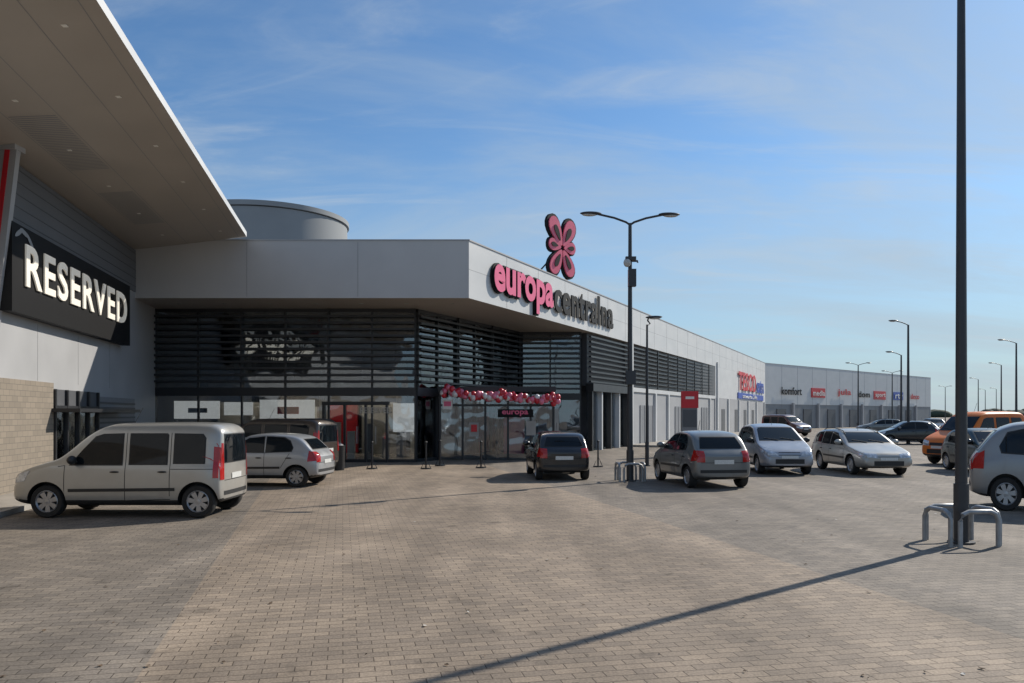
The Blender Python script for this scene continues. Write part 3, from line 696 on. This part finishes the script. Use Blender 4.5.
        for hx in ([w3[-1][0]-.12 if i==0 else w3[0][0]+.62 for i,w3 in enumerate(S['win'][:2])]):
            h_=bvh.ray_cast(Vector((hx,sg_*3,S['hz'])),Vector((0,-sg_,0)))
            if h_[0]: det.ell((hx,h_[0].y+sg_*.012,S['hz']),(.09,.022,.018),M_black,nu=8,nv=6)
        mx_=S['win'][0][0][0]+.12; mz=S['win'][0][0][1]+.04
        h_=bvh.ray_cast(Vector((mx_,sg_*3,mz)),Vector((0,-sg_,0)))
        if h_[0]:
            det.ell((mx_-.02,h_[0].y+sg_*.13,mz+.05),(.075,.12,.085),pm if not plast else M_black,nu=12,nv=8); det.tube([(mx_,h_[0].y-.02*sg_,mz),(mx_-.01,h_[0].y+sg_*.1,mz+.02)],.025,M_black,8)
    rr=lambda a,z0,z1:[(-a,z0),(-a,z1),(a,z1),(a,z0)]
    decal(grow(S['ws'],.02),'e',-1,.003,M_black); decal(S['ws'],'e',-1,.008,M_cglass)
    decal(grow(S['rg'],.02),'e',1,.003,M_black); decal(S['rg'],'e',1,.008,M_cglass)
    decal(rr(.34,S['gr']+.1,S['gr']+.20),'e',-1,.005,M_black); decal(rr(.45,S['gr']-.17,S['gr']-.02),'e',-1,.005,M_black)
    decal(rr(.26,S['gr']+.0,S['gr']+.09),'e',-1,.012,M_plate); decal(rr(.26,S['plr'][0]+.1,S['plr'][0]+.21),'e',1,.012,M_plate)
    decal(rr(.62,.42,.50),'e',1,.006,M_black); 
    decal([(-.6,S['tl_r'][0][1]-.02),(-.6,S['tl_r'][0][1]-.008),(.6,S['tl_r'][0][1]-.008),(.6,S['tl_r'][0][1]-.02)],'e',1,.004,M_seam)
    ws=S['ws']; 
    for y0 in (-.45,.08):
        a_=bvh.ray_cast(Vector((-2,y0,ws[0][1]+.0)),Vector((1,0,0))); b2_=bvh.ray_cast(Vector((-2,y0+.45,ws[0][1]+.07)),Vector((1,0,0)))
        if a_[0] and b2_[0]: det.tube([a_[0]+Vector((-.02,0,.01)),b2_[0]+Vector((-.02,0,.01))],.008,M_black,5)
    h_=bvh.ray_cast(Vector((S['L']*.5,0,3)),Vector((0,0,-1)))
    if h_[0]: det.tube([h_[0],h_[0]+Vector((.16,0,.30))],.006,M_black,5)
    if roofrails:
        for sg_ in (-1,1):
            pts=[]
            for x in (1.9,2.1,2.8,3.5,3.7):
                h_=bvh.ray_cast(Vector((x,sg_*.55,3)),Vector((0,0,-1))); pts.append(h_[0]+Vector((0,0,.05 if 2<x<3.6 else 0)))
            det.tube(pts,.016,M_black,6)
    det.obj('glass_and_trim',root,True,40,recalc=False)
    for wi,wx in enumerate(S['wx']):
        for sg_ in (-1,1):
            w_=interp(S['wid'],wx); R_=S['R']; g=MB(); y=sg_*(w_-.125); cc=(wx,y,R_)
            g.lathe_y(cc,[(R_*.62,-.09),(R_*.92,-.10),(R_*.99,-.07),(R_,-.03),(R_,.03),(R_*.99,.07),(R_*.92,.10),(R_*.68,.095),(R_*.65,.07)],M_rubber,sgn=sg_)
            g.lathe_y(cc,[(.001,.02),(R_*.66,.02)],M_black,sgn=sg_)
            g.lathe_y(cc,[(R_*.66,.03),(R_*.68,.09),(R_*.64,.10),(R_*.58,.07)],M_rim,sgn=sg_)
            g.lathe_y(cc,[(.001,.085),(R_*.16,.08),(R_*.2,.05)],M_rim,n=14,sgn=sg_)
            for k_ in range(spokes):
                a=2*math.pi*k_/spokes+.3; ca,sa=math.cos(a),math.sin(a)
                def P(r_,t_,yy): return (wx+r_*ca-t_*sa,y+sg_*yy,R_+r_*sa+t_*ca)
                w0,w1=R_*.10,R_*.16
                g.add([P(R_*.12,-w0,.075),P(R_*.12,w0,.075),P(R_*.62,w1,.078),P(R_*.62,-w1,.078),P(R_*.12,-w0,.03),P(R_*.12,w0,.03),P(R_*.62,w1,.03),P(R_*.62,-w1,.03)],[[0,1,2,3],[0,4,5,1],[1,5,6,2],[3,2,6,7],[0,3,7,4]],M_rim)
            g.obj('wheel',root,True,40)
    fx,fy=fwd; l=math.hypot(fx,fy); fx/=l; fy/=l
    th=math.atan2(-fy,-fx)
    root.scale=sc; root.rotation_euler=(0,0,th)
    off=Matrix.Rotation(th,3,'Z')@Vector((L/2*sc[0],0,0)); root.location=(loc[0]-off.x,loc[1]-off.y,0)
    return root
def dup(root,name,loc,fwd,L,sc=(1,1,1),pm=None):
    r=empty(name); fx,fy=fwd; l=math.hypot(fx,fy); th=math.atan2(-fy/l,-fx/l)
    for c in root.children:
        q=c.copy(); q.parent=r; COL.objects.link(q)
        if pm and c.name.startswith('body'):
            q.material_slots[0].link='OBJECT'; q.material_slots[0].material=pm
    r.scale=sc; r.rotation_euler=(0,0,th); off=Matrix.Rotation(th,3,'Z')@Vector((L/2*sc[0],0,0)); r.location=(loc[0]-off.x,loc[1]-off.y,0); return r

P_bei=paint('silver_beige',(.43,.415,.38)); P_sil=paint('silver',(.40,.41,.42)); P_gre=paint('grey_green',(.19,.20,.20)); P_blk=paint('black',(.008,.009,.012),0,.2,dirt=.15)
P_sil2=paint('silver_grey',(.27,.275,.28),.4,.35,.5)
P_brn=paint('dark_brown',(.075,.058,.048),.2,.3); P_org=paint('orange',(.72,.17,.010),0,.5,.1,.15); P_teal=paint('dark_teal',(.012,.035,.042),0,.3,.3,.15); P_blue=paint('silver_blue',(.36,.38,.42)); P_wht=paint('white',(.6,.6,.6),0,.35); P_mar=paint('maroon',(.08,.018,.02),0)
kang=car('parked_van',KAN,(-7.43,15.7),(-1,0),P_bei,(1.0,1,.985),lower=.36)
h1=car('parked_hatchback',HATCH,(-6.95,22.1),(-1,.12),P_sil,(1.03,1,.95))
dup(kang,'parked_van',(-8.1,26.6),(-1,.22),4.0,(1.08,1.08,1.0),P_brn)
h2=car('parked_hatchback',HATCH,(1.38,25.0),(-.08,1),P_blk,(1,1,.95),plast=False)
h3=car('parked_hatchback',HATCH,(5.24,22.45),(-.14,1),P_gre,(1,1.02,1.0),plast=False)
m1=car('parked_minivan',MPV,(8.9,27.3),(-.05,-1),P_blue,(1,1,.98),plast=True,lower=.30)
e1=car('parked_estate_car',EST,(11.75,27.05),(0,-1),P_bei,(1,1.03,1.0),plast=False,roofrails=True)
m2=dup(m1,'parked_minivan',(11.45,16.1),(.87,-.49),4.26,(.90,1,1.10),P_sil2)
dup(h2,'parked_hatchback',(15.9,26.6),(-.1,-1),3.7,(1.05,1,.98),P_teal)
dup(kang,'parked_van',(18.1,31.2),(-1,-.35),4.0,(.95,1.05,1.13),P_org)
far=[(h3,'parked_hatchback',905,444,3.7,P_blk),(e1,'parked_estate_car',922,441,4.5,P_sil2),
     (e1,'parked_estate_car',880,433,4.5,P_gre),(h2,'parked_hatchback',985,437,3.7,P_teal),(e1,'parked_estate_car',1008,434,4.5,P_blk),(h3,'parked_hatchback',935,433,3.7,P_blk)]
for (r,nm,px,py,L_,pm) in far: dup(r,nm,unp(px,py),(-.1,-1) if random.random()<.6 else (-1,.2),L_,(1,1,1),pm)
p=unp(786,Y=72); dup(kang,'parked_van',p,(.5,-.85),4.0,(1.1,1.1,1.05),P_mar)

g=MB(); M_tree=mat('distant_foliage',(.05,.065,.045),.9,var=.4,vscale=.08)
for i in range(220):
    x=60+i*2.6+random.uniform(-2,2); z=random.uniform(2.5,5.5); y=460+random.uniform(-15,15)
    g.ell((x,y,z*.4),(random.uniform(3,8),4,z*.62),M_tree,nu=8,nv=6)
g.obj('distant_treeline',None,True,80)

# ------------------------------------------------------------------ camera
cd=bpy.data.cameras.new('camera'); cam=bpy.data.objects.new('camera',cd); COL.objects.link(cam)
cam.location=(0,0,H); cam.rotation_euler=(math.radians(90),0,0); cd.lens=28; cd.sensor_width=36; cd.shift_y=(HY-341.5)/1024; cd.clip_end=5000
SC.camera=cam
SC.view_settings.view_transform='Standard'; SC.view_settings.look='None'; SC.view_settings.exposure=0
